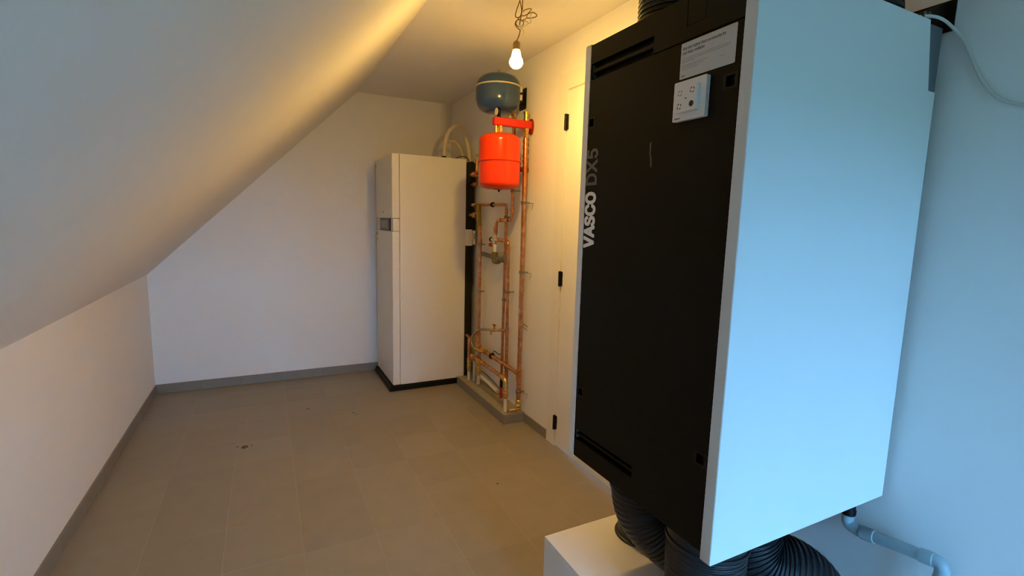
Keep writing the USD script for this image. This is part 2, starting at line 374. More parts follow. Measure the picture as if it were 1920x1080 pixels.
# hoses and cable on top of the cabinet
hp = [(2.122, 4.16, 1.878), (2.126, 4.16, 1.95), (2.142, 4.16, 2.05), (2.20, 4.165, 2.137), (2.262, 4.17, 2.155), (2.308, 4.165, 2.08), (2.332, 4.155, 1.98), (2.338, 4.14, 1.862)]
h = thing('hose', 'large pale hose arching over the top of the white cabinet', 'hose', hp[0])
part(h, 'hose_body', tube(spline(hp, 80), .016, 18), 'white_hose')
part(h, 'collar', ring((2.122, 4.16, 1.890), (0, 0, 1), .012, .019, .02), 'dark_metal', label='dark hose collar')
for k in (46, 50, 54):
    q = spline(hp, 80); part(h, 'rib', ring(q[k], q[k + 1] - q[k - 1], .015, .0175, .006), 'white_hose')
hp = [(2.150, 4.3, 1.878), (2.157, 4.3, 1.95), (2.185, 4.3, 2.025), (2.25, 4.3, 2.048), (2.302, 4.295, 2.01), (2.330, 4.285, 1.94), (2.336, 4.27, 1.845)]
h = thing('hose', 'smaller pale hose beneath the large arch on the white cabinet', 'hose', hp[0])
part(h, 'hose_body', tube(spline(hp, 70), .0125, 16), 'white_hose')
part(h, 'collar', ring((2.150, 4.3, 1.888), (0, 0, 1), .01, .0155, .016), 'dark_metal', label='dark hose collar')
top('cable', tube(spline([(2.19, 4.13, 1.882), (2.225, 4.12, 1.893), (2.26, 4.11, 1.903), (2.295, 4.10, 1.898), (2.318, 4.095, 1.866)], 40), .0032, 10), 'cable_dark', 'thin dark cable looping over the rear top edge of the white cabinet', 'cable')

# ------------------------------------------------------------------ expansion vessels
BKY, BKZ = 3.143, 2.008
VX = 2.146
v = thing('vessel_bracket', 'red horizontal bracket arm on the right wall above the red vessel', 'bracket', (W, BKY, BKZ))
part(v, 'arm', cbox(2.098, W - .008, BKY - .02, BKY + .02, BKZ - .024, BKZ + .024, .004), 'red_paint')
pl = [(.02 * math.cos(a), .05 * math.sin(a)) for a in np.linspace(0, 2 * np.pi, 41)[:-1]]
part(v, 'wall_plate', extrude(Polygon([(BKY + (1.25 * c), BKZ - .008 + s_) for c, s_ in pl]), YZ(W - .012), .012), 'red_dark')
part(v, 'nipple', [lathe([(0, 0), (.013, 0), (.013, .012), (.018, .013), (.018, .032), (.013, .034), (.015, .06), (0, .06)], (VX, BKY, BKZ - .076), n=6), rod((VX, BKY, BKZ - .085), (VX, BKY, BKZ - .02), .012)], 'brass', label='brass nipple above the red vessel')
part(v, 'vent_valve', [rod((VX - .027, BKY + .004, BKZ - .068), (VX - .027, BKY + .004, BKZ - .022), .007), ring((VX - .027, BKY + .004, BKZ - .045), (0, 0, 1), .005, .010, .012)], 'brass')
ga = part(v, 'pressure_gauge', [rod((2.118, BKY, 2.066), (2.138, BKY, 2.066), .026, 28), rod((2.14, BKY, 2.03), (2.14, BKY, 2.045), .009)], 'black_trim', label='small round pressure gauge')
part(ga, 'dial', rod((2.1155, BKY, 2.066), (2.1185, BKY, 2.066), .0235, 28), 'dial_white')
part(ga, 'needle', cbox(2.1146, 2.1156, BKY - .001, BKY + .016, 2.065, 2.067, .0002), 'ink_dark', False)
part(v, 'spout', [pipe([(2.135, BKY + .005, 2.045), (2.118, BKY + .012, 2.049), (2.095, BKY + .03, 2.044)], .0036, .01)], 'nickel', label='small outlet spout')

v = thing('expansion_vessel', 'bright red expansion vessel hanging under the red bracket', 'expansion vessel', (VX, BKY, 1.585))
R1 = .131
def shell(r, z0, z1, dome, n=12):
    e = [(r * math.sin(a) , z0 + dome * (1 - math.cos(a))) for a in np.linspace(0, math.pi / 2, n)]
    e = [(r * (abs(math.sin(a)) ** .62), z0 + dome * (1 - abs(math.cos(a)) ** .75)) for a in np.linspace(0, math.pi / 2, n)]
    f = [(rr, z1 - (z - z0)) for rr, z in reversed(e)]
    return e + f
part(v, 'shell', lathe(shell(R1, 1.588, 1.934, .052, 16), (VX, BKY, 0), n=64), 'red_enamel')
part(v, 'seam', lathe([(R1 - .004, 1.758), (R1 + .006, 1.758), (R1 + .009, 1.763), (R1 + .006, 1.768), (R1 - .004, 1.768)], (VX, BKY, 0), n=64), 'red_enamel')
part(v, 'air_valve', [rod((VX, BKY, 1.572), (VX, BKY, 1.592), .005), rod((VX, BKY, 1.590), (VX, BKY, 1.583), .009)], 'black_trim', label='black air valve cap')
part(v, 'wall_strap', [cbox(VX + R1 - .012, W, 3.172, 3.20, 1.715, 1.745, .002)], 'red_dark')
part(v, 'weld_foot', [cbox(VX - .05, VX + .0, BKY - .045, BKY - .03, 1.584, 1.594, .002)], 'red_dark')

UX, UY = 2.172, 3.238
v = thing('expansion_vessel', 'rounded blue-grey expansion vessel high on the wall under the ceiling', 'expansion vessel', (UX, UY, 2.07))
R2 = .145
part(v, 'shell', lathe(shell(R2, 2.076, 2.318, .105, 22), (UX, UY, 0), n=64), 'blue_enamel')
part(v, 'band', lathe([(R2 - .008, 2.232), (R2 + .001, 2.233), (R2 + .0025, 2.2375), (R2 + .001, 2.242), (R2 - .008, 2.243)], (UX, UY, 0), n=64), 'pale_band', label='pale band around the blue vessel')
part(v, 'air_valve', [rod((UX, UY, 2.312), (UX, UY, 2.331), .014), lathe([(0, 0), (.009, 0), (.006, .014), (0, .016)], (UX, UY, 2.330))], 'copper_old')
st = part(v, 'wall_strap', [cbox(UX + R2 - .016, W, UY + .01, UY + .06, 2.165, 2.235, .003), cbox(W - .008, W, UY - .01, UY + .08, 2.13, 2.265, .003), cbox(UX + .110, UX + .135, UY - .085, UY - .06, 2.150, 2.245, .003), tube(spline([(UX + .128, UY - .072, 2.2), (UX + .150, UY - .03, 2.2), (UX + .155, UY + .03, 2.2), (W, UY + .05, 2.2)], 16), .009, 10)], 'dark_metal')
part(st, 'buckle', cbox(UX + .104, UX + .128, UY - .094, UY - .082, 2.205, 2.242, .003), 'nickel', label='bright strap buckle')
part(st, 'buckle', cbox(UX + .104, UX + .128, UY - .094, UY - .082, 2.155, 2.192, .003), 'nickel', label='bright strap buckle')

# ------------------------------------------------------------------ copper pipework on the right wall
def clip(parent, x, y, z, r, tail=False, axis=(0, 0, 1)):
    ax = np.array(axis, float)
    side = np.array((0, 1, 0.)) if axis == (0, 0, 1) else np.array((0, 0, 1.))
    c = np.array((x, y, z))
    ms = [ring(c, axis, r - .0005, r + .005, .021)]
    for s in (-1, 1):
        e = c + side * s * (r + .007); hb = .004 * np.abs(ax) + .005 * np.abs(side) + np.array((.006, 0, 0))
        hb = np.maximum(hb, .004); ms.append(cbox(*[q for a_, h_ in zip(e, hb) for q in (a_ - h_, a_ + h_)], .001))
    ms.append(rod((x + r, y, z), (W, y, z), .0035, 12))
    if tail:
        ms.append(tube(spline([(x + r, y - .012, z), (W - .014, y - .035, z - .003), (W - .006, y - .055, z - .003)], 12), .0014, 8))
        ms.append(tube(spline([(W - .006, y - .055, z - .003), (W - .006, y - .048, z - .02), (W - .006, y - .035, z - .045)], 12), .0012, 8))
    part(parent, 'pipe_clip', ms, 'zinc', label='zinc pipe clip')

AX, AY, AR = 2.330, 3.141, .0155
a = thing('copper_pipe', 'thick copper riser nearest the door, passing through the red bracket', 'pipe', (AX, AY, LZ))
part(a, 'pipe', rod((AX, AY, .10), (AX, AY, 1.965), AR, 24), 'copper')
part(a, 'top_cap', [rod((AX, AY, 2.025), (AX, AY, 2.085), .0165, 24), ring((AX, AY, 2.083), (0, 0, 1), .008, .0195, .012), ring((AX, AY, 2.04), (0, 0, 1), .008, .0195, .012)], 'brass', label='brass end piece above the bracket')
part(a, 'union', [lathe([(.0, 1.925), (.017, 1.925), (.021, 1.93), (.021, 1.947), (.018, 1.95), (.018, 1.965), (.022, 1.968), (.022, 1.985), (0, 1.985)], (AX, AY, 0), n=6)], 'brass', label='brass union under the bracket')
for z in (1.905, 1.865, 1.812, 1.778): part(a, 'coupling', ring((AX, AY, z), (0, 0, 1), .014, .0185, .022), 'copper')
part(a, 'coupling', ring((AX, AY, 1.66), (0, 0, 1), .014, .0168, .012), 'copper_old')
part(a, 'tee', [ring((AX, AY, .335), (0, 0, 1), .014, .0192, .085), rod((AX, AY, .345), (AX, AY + .045, .345), .018)], 'copper', label='copper tee')
part(a, 'ball_valve', [lathe([(0, 0), (.017, 0), (.017, .012), (.021, .014), (.021, .03), (.018, .034), (.024, .05), (.018, .066), (.021, .07), (.021, .086), (.017, .09), (0, .09)], (AX, AY, LZ), n=24), rod((AX - .03, AY - .02, LZ + .05), (AX, AY, LZ + .05), .005)], 'brass', label='brass foot valve')
part(a, 'drain_cock', [rod((AX, AY, LZ + .02), (AX - .065, AY + .02, LZ + .016), .0085), rod((AX - .055, AY + .016, LZ + .004), (AX - .068, AY + .021, LZ + .03), .011)], 'brass', label='brass drain cock')
for z in (1.512, 1.050, .215): clip(a, AX, AY, z, AR, tail=True)

BX2, BY2, BR = 2.318, 3.300, .0115
a = thing('copper_pipe', 'copper pipe with a looped bend coming from under the blue vessel', 'pipe', (BX2, BY2, 1.2))
part(a, 'pipe', pipe([(BX2, 3.292, 2.09), (BX2, 3.280, 1.400), (2.308, 3.515, 1.392), (2.308, 3.53, 1.29)], BR, .035), 'copper')
for p_, ax_ in (((BX2, 3.281, 1.47), (0, 0, 1)), ((2.312, 3.34, 1.397), (0, 1, 0)), ((2.308, 3.45, 1.394), (0, 1, 0)), ((2.308, 3.53, 1.335), (0, 0, 1)), ((2.308, 3.53, 1.31), (0, 0, 1))):
    part(a, 'coupling', ring(p_, ax_, .010, .0145, .022), 'copper')
part(a, 'isolating_valve', [lathe([(0, 0), (.013, 0), (.013, .012), (.018, .02), (.013, .035), (.015, .05), (0, .05)], (BX2, 3.292, 2.055), n=12), rod((BX2 - .04, 3.28, 2.082), (BX2, 3.292, 2.082), .006), rod((BX2, 3.292, 2.10), (UX + .07, UY + .02, 2.12), .012)], 'brass', label='brass isolating valve under the blue vessel')
part(a, 'valve_lever', cbox(BX2 - .05, BX2 - .03, 3.27, 3.288, 2.07, 2.094, .003), 'white_plastic', label='white valve lever')
clip(a, BX2, 3.2835, 1.595, BR)

a = thing('copper_pipe', 'copper drop pipe running down from the safety valve outlet', 'pipe', (2.33, 3.335, .25))
part(a, 'pipe', pipe([(2.308, 3.53, 1.252), (2.318, 3.335, 1.252), (2.333, 3.345, .30)], .0118, .035), 'copper')
for p_, ax_ in (((2.310, 3.47, 1.252), (0, 1, 0)), ((2.312, 3.43, 1.252), (0, 1, 0)), ((2.318, 3.336, 1.20), (0, 0, 1))):
    part(a, 'coupling', ring(p_, ax_, .010, .0148, .024), 'copper')
part(a, 'tee', [ring((2.328, 3.341, .603), (0, 0, 1), .010, .0152, .06), rod((2.328, 3.341, .605), (2.315, 3.375, .603), .013)], 'copper_old', label='copper tee')
clip(a, 2.323, 3.339, .888, .0118); clip(a, 2.331, 3.345, .333, .0118)
part(a, 'foot_elbow', [pipe([(2.333, 3.345, .31), (2.333, 3.344, .262), (2.262, 3.205, .262)], .0145, .03)], 'copper_old')

CX2, CY2 = 2.340, 3.43
a = thing('copper_pipe', 'slim copper pipe ending in a red sleeve on the ledge', 'pipe', (CX2, CY2, LZ))
part(a, 'pipe', pipe([(2.322, 3.965, 1.513), (2.335, 3.88, 1.512), (2.338, 3.418, 1.505), (CX2, 3.44, .20)], .0098, .03), 'copper_old')
for p_, ax_ in (((2.336, 3.65, 1.509), (0, 1, 0)),):
    part(a, 'coupling_ring', [ring(p_, ax_, .009, .019, .012), ring((2.336, 3.668, 1.509), ax_, .009, .0135, .02)], 'dark_metal', label='dark coupling ring')
for z in (1.472, 1.45): part(a, 'coupling', ring((2.338, 3.419, z), (0, 0, 1), .009, .0125, .012), 'copper')
part(a, 'end_fitting', lathe([(0, .15), (.0105, .15), (.0118, .158), (.0118, .20), (.010, .215), (.010, .235), (0, .235)], (CX2, 3.44, 0)), 'dark_metal', label='dark end fitting')
part(a, 'sleeve', rod((CX2, 3.44, LZ), (CX2, 3.44, .145), .0105), 'pex_red', label='red plastic sleeve')
clip(a, 2.338, 3.42, 1.418, .0098); clip(a, 2.339, 3.427, .82, .0098)

DX, DY = 2.328, 3.862
a = thing('copper_pipe', 'copper pipe beside the white cabinet, upper end in yellow foam', 'pipe', (DX, DY, .36))
part(a, 'pipe', pipe([(2.320, 3.945, 1.432), (DX, 3.895, 1.44), (DX, 3.878, 1.35), (DX, DY, 1.25), (DX, DY, .40)], .0128, .03), 'copper')
part(a, 'foam_sleeve', tube(spline([(DX - .002, 3.898, 1.515), (DX - .002, 3.898, 1.45), (DX - .002, 3.885, 1.38), (DX, 3.876, 1.345)], 20), .0195, 18), 'yellow_foam', label='yellow foam sleeve')
part(a, 'coupling', ring((DX, DY, 1.225), (0, 0, 1), .012, .0158, .03), 'copper')
part(a, 'elbow', [pipe([(DX, DY, .47), (DX - .004, DY - .002, .395), (DX - .012, DY - .07, .362)], .0185, .05), ring((DX, DY, .47), (0, 0, 1), .013, .021, .012)], 'copper', label='thick copper elbow')
clip(a, DX, DY, 1.200, .0128, tail=False); clip(a, DX, DY, .820, .0128)
part(a, 'clip_stud', [rod((DX - .004, DY - .06, .822), (DX, DY, .822), .003)], 'zinc')

a = thing('copper_pipe', 'upper of the two low copper pipes, teeing into the thick riser', 'pipe', (2.33, 3.15, .35))
part(a, 'pipe', rod((2.324, 3.80, .358), (AX, AY + .02, .345), .0145, 24), 'copper')
part(a, 'coupling_ring', [ring((2.327, 3.592, .354), (0, 1, 0), .013, .023, .014)], 'black_trim', label='black clip ring')
part(a, 'union', [lathe([(0, 0), (.019, 0), (.019, .022), (.015, .026), (.015, .05), (.021, .052), (.021, .075), (.016, .08), (.016, .10), (0, .10)], (2.325, 3.70, .357), (0, 1, 0), 8)], 'brass', label='brass union')
part(a, 'elbow', [pipe([(2.326, 3.79, .358), (2.322, 3.835, .366), (2.318, 3.87, .385)], .019, .04), rod((2.31, 3.71, .358), (2.275, 3.76, .368), .012)], 'brass', label='brass elbow')
part(a, 'filling_nipple', [rod((2.30, 3.70, .360), (2.27, 3.765, .366), .010), ring((2.285, 3.735, .364), (-.42, .9, .08), .008, .014, .016)], 'brass')
part(a, 'clip_bracket', [tube(spline([(2.327, 3.57, .385), (2.335, 3.55, .40), (2.35, 3.54, .385), (W, 3.53, .38)], 20), .003, 8)], 'dark_metal')

a = thing('copper_pipe', 'lower of the two low copper pipes, in front, sloping to a white stub', 'pipe', (2.25, 3.19, .3))
part(a, 'pipe', pipe([(2.252, 3.215, .300), (2.252, 3.79, .308)], .0135, n=22), 'copper')
part(a, 'elbow', [pipe([(2.252, 3.76, .308), (2.253, 3.812, .310), (2.268, 3.84, .298), (2.288, 3.86, .262)], .0185, .02), ring((2.252, 3.755, .308), (0, 1, 0), .013, .0205, .012)], 'copper', label='copper elbow')
part(a, 'coupling', ring((2.252, 3.60, .306), (0, 1, 0), .012, .0172, .05), 'copper')
part(a, 'elbow', [pipe([(2.252, 3.26, .300), (2.251, 3.195, .298), (2.251, 3.186, .235)], .0175, .03), lathe([(0, 0), (.0205, 0), (.0205, .022), (.017, .024), (0, .024)], (2.252, 3.235, .300), (0, 1, 0), 8)], 'brass', label='brass elbow')

def pex(label, x, y, z1, z2, r, fit, m='brass'):
    s_ = thing('pipe_stub', label, 'pipe', (x, y, LZ))
    part(s_, 'pipe', rod((x, y, LZ), (x, y, z1), r, 20), 'pex_white')
    if fit:
        k = (z2 - z1)
        part(s_, 'fitting', lathe([(0, z1 - .004), (r * 1.2, z1 - .004), (r * 1.25, z1 + k * .12), (r * 1.5, z1 + k * .16), (r * 1.5, z1 + k * .46), (r * 1.15, z1 + k * .5), (r * 1.15, z1 + k * .6), (r * 1.45, z1 + k * .64), (r * 1.45, z1 + k * .92), (r * 1.1, z2), (0, z2)], (x, y, 0), n=20), m, label='brass compression fitting')
    return s_
pex('white plastic stub standing nearest the ledge corner, topped by a brass elbow', 2.251, 3.186, .168, .252, .013, True)
s_ = pex('white plastic stub closest to the white cabinet with a copper hook', 2.271, 3.922, .150, .262, .0118, True)
part(s_, 'hook_pipe', pipe([(2.271, 3.922, .258), (2.271, 3.925, .412), (2.298, 3.985, .420), (2.303, 4.06, .42)], .0135, .035), 'copper_old', label='copper hook pipe')
pex('plain white plastic stub in the middle of the three by the cabinet', 2.304, 3.885, .245, .30, .0105, False)
s_ = pex('short white plastic stub, rightmost of the three by the cabinet', 2.303, 3.795, .150, .290, .0145, True)
part(s_, 'riser', rod((2.303, 3.795, .288), (2.318, 3.80, .36), .0125), 'copper_old')

# braided filling hose with valve
q = [(2.278, 3.752, .368), (2.262, 3.80, .375), (2.256, 3.836, .405), (2.260, 3.84, .448), (2.268, 3.80, .495), (2.285, 3.735, .533), (2.296, 3.66, .552), (2.300, 3.58, .566)]
a = thing('filling_hose', 'braided grey filling hose curving up to a small brass valve', 'hose', q[0])
part(a, 'hose_body', tube(spline(q, 60), .0095, 16), 'braid')
part(a, 'ferrule', rod(q[0], (2.268, 3.785, .372), .0118), 'brass')
fv = part(a, 'filling_valve', [rod((2.300, 3.59, .564), (2.315, 3.375, .603), .0105), lathe([(0, 0), (.014, 0), (.016, .03), (.012, .05), (0, .05)], (2.302, 3.53, .575), (.07, -.97, .18), 8), rod((2.301, 3.56, .568), (2.301, 3.56, .53), .007), lathe([(0, 0), (.0145, 0), (.0145, .025), (0, .025)], (2.311, 3.42, .596), (.07, -.97, .18), 6)], 'brass', label='brass filling valve')
part(fv, 'lever', [rod((2.302, 3.505, .58), (2.302, 3.505, .615), .004), cbox(2.296, 2.308, 3.485, 3.525, .612, .622, .002)], 'red_dark', label='small dark red lever')

# safety valve and siphon
VY = 3.535
a = thing('safety_valve', 'silver safety valve with a red knob between the copper pipes', 'valve', (2.308, VY, 1.165))
part(a, 'valve_body', [lathe([(0, 1.215), (.013, 1.215), (.016, 1.225), (.016, 1.238), (.019, 1.244), (.019, 1.262), (.015, 1.268), (.015, 1.300), (0, 1.300)], (2.308, VY, 0)), rod((2.308, VY, 1.252), (2.309, VY - .065, 1.252), .0135), rod((2.308, VY, 1.25), (2.300, VY + .045, 1.252), .0135)], 'nickel')
part(a, 'end_cap', rod((2.300, VY + .044, 1.252), (2.298, VY + .056, 1.252), .017), 'dark_metal', label='dark end cap')
part(a, 'knob', lathe([(0, 0), (.009, 0), (.010, .012), (.015, .016), (.0165, .03), (.015, .046), (.010, .05), (0, .05)], (2.306, VY + .03, 1.214), (-.05, .99, -.05), 16), 'red_paint', label='red knob')
part(a, 'knob_collar', [rod((2.307, VY + .0, 1.218), (2.306, VY + .032, 1.214), .011)], 'pale_band')
part(a, 'outlet', lathe([(0, 1.162), (.012, 1.162), (.012, 1.19), (.014, 1.195), (.014, 1.218), (0, 1.218)], (2.308, VY, 0)), 'white_plastic', label='white outlet spout')
a = thing('siphon', 'grey plastic siphon cup and drain pipe below the safety valve', 'siphon', (2.308, VY, 1.08))
part(a, 'cup', lathe([(0, 1.078), (.017, 1.08), (.022, 1.09), (.022, 1.12), (.024, 1.16), (.021, 1.16), (.018, 1.12), (0, 1.118)], (2.308, VY, 0)), 'grey_siphon')
part(a, 'trap', [pipe([(2.308, VY, 1.092), (2.310, VY - .05, 1.092), (2.312, VY - .075, 1.112), (2.314, VY - .10, 1.116), (2.32, VY - .15, 1.122)], .019, .03), ring((2.312, VY - .07, 1.108), (0, -.8, .4), .015, .024, .03), ring((2.316, VY - .125, 1.118), (0, 1, 0), .015, .024, .022)], 'grey_siphon')
part(a, 'drain_pipe', [pipe([(2.322, VY, 1.108), (2.335, VY + .10, 1.118), (2.345, VY + .36, 1.128)], .016, .05)], 'grey_siphon')

# insulated pipe lying on the ledge, thin cable above it
a = thing('insulated_pipe', 'white plastic pipe lying along the wall on the ledge', 'pipe', (2.34, 3.54, LZ))
part(a, 'pipe', tube(spline([(2.335, 3.83, .125), (2.342, 3.72, .112), (2.345, 3.60, .098), (2.346, 3.52, .088)], 24), .0135, 16), 'pex_white')
top('cable', tube(spline([(2.35, 3.84, .155), (2.358, 3.68, .142), (2.36, 3.56, .122), (2.36, 3.47, .095), (2.36, 3.45, LZ + .004)], 30), .003, 8), 'cable_dark', 'thin dark cable along the wall above the white pipe on the ledge', 'cable')
top('cable', [tube(spline([(W + .01, 3.19, .70), (W - .012, 3.17, .695), (W - .01, 3.13, .685), (W - .006, 3.11, .68)], 16), .0018, 8), tube(spline([(W + .01, 3.185, .675), (W - .012, 3.165, .672), (W - .006, 3.12, .655)], 16), .0015, 8)], 'cable_dark', 'two thin loose wire ends poking out of the wall behind the riser', 'cable')

# ------------------------------------------------------------------ ventilation cabinet
F, PF = 1.667, 1.655
NY0, NY1, GY0, GY1 = .937, .966, 1.5015, 1.527
UZ0, UZ1 = .633, 1.905
XB = 2.352
u = thing('ventilation_unit', 'large wall-hung ventilation cabinet with black front and white sides', 'ventilation unit', (F, NY0, UZ0))
def side(y0, y1, PF=PF):
    pg = Polygon([(PF, UZ0 + .0), (XB, UZ0 + .0), (XB - .012, 1.742), (2.307, 1.742), (2.275, UZ1), (PF, UZ1)])
    return extrude(pg, XZ(y1), y1 - y0)
sp = part(u, 'side_panel', side(NY0, NY1), 'white_melamine', False, label='white side panel facing the window')
part(sp, 'edge_band', cbox(PF - .0012, PF + .0003, NY0 + .0012, NY1 - .0012, UZ0 + .002, UZ1 - .002, .0003), 'melamine_edge', False)
part(u, 'side_panel', side(GY0, GY1, F - .001), 'white_melamine', False, label='white side panel facing the door')
part(u, 'body', cbox(F + .022, XB - .03, NY1, GY0, UZ0 + .012, UZ1 - .006, 0), 'black_void', False)
# front covers with the slots cut out
def slab(poly, x0=F, t_=.02): return extrude(poly, YZ(x0), t_)
f0, f1 = NY1 + .0015, GY0 - .0015
SL = 1.238
main = sbox(f0, .694, f1, 1.8035).difference(sbox(SL, 1.775, f1 + .01, 1.81)).union(sbox(f0, .694, f1, 1.8035))
main = sbox(f0, UZ0 + .006, f1, 1.8035).difference(sbox(1.222, .6975, f1 - .004, .7305)).difference(sbox(SL, 1.8035, f1, 1.81))
lats = [(1.484, 1.682), (.999, 1.688), (1.479, .858), (.997, .857)]
for y, z in lats: main = main.difference(sbox(max(y - .011, f0), z - .011, min(y + .011, f1), z + .011))
part(u, 'front_cover', slab(main), 'black_cover', False, label='large black front cover')
head = sbox(f0, 1.8065, f1, UZ1 - .003).difference(sbox(SL, 1.800, f1 - .004, 1.849))
part(u, 'top_cover', slab(head.difference(sbox(1.076, 1.836, 1.132, UZ1 + .01))), 'black_cover', False, label='black top cover strip')
part(u, 'service_flap', slab(sbox(1.0775, 1.8375, 1.1305, UZ1 - .003), F + .0004), 'black_cover', False)
part(u, 'vent_slat', cbox(F + .003, F + .02, SL + .001, f1 - .005, 1.8225, 1.8345, .002), 'black_cover', False)
part(u, 'vent_slat', cbox(F + .003, F + .02, 1.223, f1 - .005, .7105, .7185, .002), 'black_cover', False)
for z0, z1 in ((1.8105, 1.847), (.7, .729)):
    part(u, 'slot_end', cbox(F + .004, F + .019, f1 - .0045, f1 + .0015, z0, z1, 0), 'grey_metal', False)
for y, z in lats:
    l_ = part(u, 'latch_recess', cbox(F + .014, F + .021, max(y - .014, f0), min(y + .014, f1), z - .014, z + .014, 0), 'black_void', False)
    fr = sbox(max(y - .019, f0), z - .016, min(y + .019, f1), z + .016).difference(sbox(max(y - .011, f0 + .002), z - .011, min(y + .011, f1 - .002), z + .011))
    part(l_, 'latch_frame', slab(fr, F - .0008, .001), 'black_trim', False)
# lettering reading upwards
LT = lambda y, z: axes((0, 0, 1), (0, 1, 0), (F - .0002, y, z))
def heavy(s_, h_, w_, T, e):
    return trimesh.util.concatenate([text(s_, h_ - 2 * e, w_ - 2 * e, T @ trimesh.transformations.translation_matrix((e + e * math.cos(a_), e + e * math.sin(a_), -.0001 * i_ / 8)), True, .0005) for i_, a_ in enumerate(np.arange(8) * math.pi / 4)])
part(u, 'lettering', heavy('VASCO', .0505, .168, LT(1.4465, 1.313), .0022), 'letter_white', False, label='white letters')
part(u, 'lettering', heavy('DX5', .0505, .106, LT(1.4465, 1.500), .0006), 'letter_grey', False, label='dark grey letters')
part(u, 'scratch', extrude(Polygon([(1.224, 1.594), (1.229, 1.59), (1.229, 1.565), (1.226, 1.56), (1.223, 1.535), (1.219, 1.53), (1.220, 1.552), (1.225, 1.566)]), YZ(F - .0004), .0004), 'letter_grey', False, label='pale scuff mark')
# printed label
HT = lambda y, z, x=F: axes((0, -1, 0), (0, 0, 1), (x, y, z))
lb = part(u, 'info_label', slab(sbox(.9915, 1.7222, 1.1428, 1.8010).buffer(-.003).buffer(.003), F - .0009, .0009), 'label_paper', False, label='printed grey-white information label')
lx = F - .0009
part(lb, 'print', [text('Buy only original Vasco accessories for', .0062, .118, HT(1.1370, 1.7855, lx), True, .0002), text('your Vasco-ventilation', .0062, .062, HT(1.1370, 1.7755, lx), True, .0002)], 'ink_grey', False)
ln = []
def line(z, y0, y1):
    y = y0; rs = random.Random(int(z * 1e5))
    while y > y1:
        w_ = rs.uniform(.003, .009); ln.append(slab(sbox(max(y - w_, y1), z, y, z + .0011), lx - .0002, .0002)); y -= w_ + .0012
for z, y1 in ((1.7655, 1.005), (1.7615, 1.006), (1.7575, 1.10), (1.7505, 1.063), (1.7465, 1.075), (1.7425, 1.088)): line(z, 1.137, y1)
line(1.7445, 1.031, 1.022)
part(lb, 'fine_print', ln, 'ink_light', False)
part(lb, 'print', text('vasco', .0032, .011, HT(1.138, 1.7272, lx), True, .0002), 'ink_grey', False)
# wall bracket
part(u, 'back_plate', cbox(2.26, 2.346, NY0 + .004, NY0 + .008, 1.735, UZ1 - .006, 0), 'grey_metal', False)
part(u, 'back_plate', cbox(XB - .03, W, NY1 + .02, GY0 - .02, 1.62, UZ1 - .01, 0), 'dark_metal', False)
br = part(u, 'wall_bracket', [extrude(Polygon([(2.215, 1.906), (W, 1.972), (W, 1.896), (2.30, 1.898), (2.29, 1.906)]), XZ(.955), .004), cbox(W - .004, W, .93, 1.50, 1.896, 1.972, 0), cbox(2.215, W, .951, 1.50, 1.906, 1.909, 0)], 'dark_metal', False, label='dark steel wall bracket')
for x_, z_ in ((2.284, 1.921), (2.262, 1.917)):
    part(br, 'nut', lathe([(0, 0), (.0085, 0), (.0085, .007), (0, .007)], (x_, .951, z_), (0, -1, 0), 6), 'zinc', False)
# duct spigots under and on the cabinet
def spigot(x, y, z0, z1, r): part(u, 'duct_spigot', [ring((x, y, (z0 + z1) / 2), (0, 0, 1), r - .004, r, z1 - z0, 48), ring((x, y, z0 + .006 if z0 < 1 else z1 - .006), (0, 0, 1), r - .004, r + .004, .01, 48)], 'black_duct')
A0, C0, P3, P4 = (1.822, 1.335), (1.80, 1.07), (1.985, 1.125), (2.05, 1.38)
for x, y in (A0, C0, P3, P4): spigot(x, y, .575, .640, .1015)
for x, y in ((1.815, 1.33), (2.18, 1.06), (2.12, 1.36)): spigot(x, y, UZ1 - .01, UZ1 + .035, .095)

# control switch stuck on the front
cs = thing('control_switch', 'square white control switch stuck on the black cabinet front', 'switch', (F, 1.100, 1.670))
part(cs, 'frame', slab(sbox(1.052, 1.626, 1.146, 1.7135).buffer(-.003).buffer(.003), F - .011, .011), 'white_plastic')
rk = part(cs, 'rocker', extrude(sbox(1.070, 1.643, 1.130, 1.699).buffer(-.002).buffer(.002), YZ(F - .020), .0095), 'white_plastic')
rx = F - .020
def mark(y, z, r, solid=False):
    if solid: return extrude(Polygon([(y + r * math.cos(a_), z + r * math.sin(a_)) for a_ in np.linspace(0, 6.283, 25)[:-1]]), YZ(rx - .0003), .0003)
    out = []
    for k in range(4):
        a0 = k * math.pi / 2 + .5; aa = np.linspace(a0, a0 + 1.0, 6)
        out.append(extrude(Polygon([(y + r * math.cos(q_), z + r * math.sin(q_)) for q_ in aa] + [(y + r * .72 * math.cos(q_), z + r * .72 * math.sin(q_)) for q_ in aa[::-1]]), YZ(rx - .0003), .0003))
    return trimesh.util.concatenate(out)
part(rk, 'button_mark', mark(1.1185, 1.685, .0065), 'ink_light', False)
part(rk, 'button_mark', mark(1.0825, 1.686, .0065), 'ink_grey', False)
part(rk, 'button_mark', mark(1.1185, 1.656, .0065), 'ink_grey', False)
part(rk, 'button_mark', mark(1.0830, 1.657, .0065, True), 'ink_dark', False)
part(rk, 'button_mark', mark(1.1000, 1.6715, .0018, True), 'ink_dark', False)
part(cs, 'lettering', text('vasco', .0042, .017, HT(1.1395, 1.6305, F - .011), True, .0003), 'ink_dark', False)

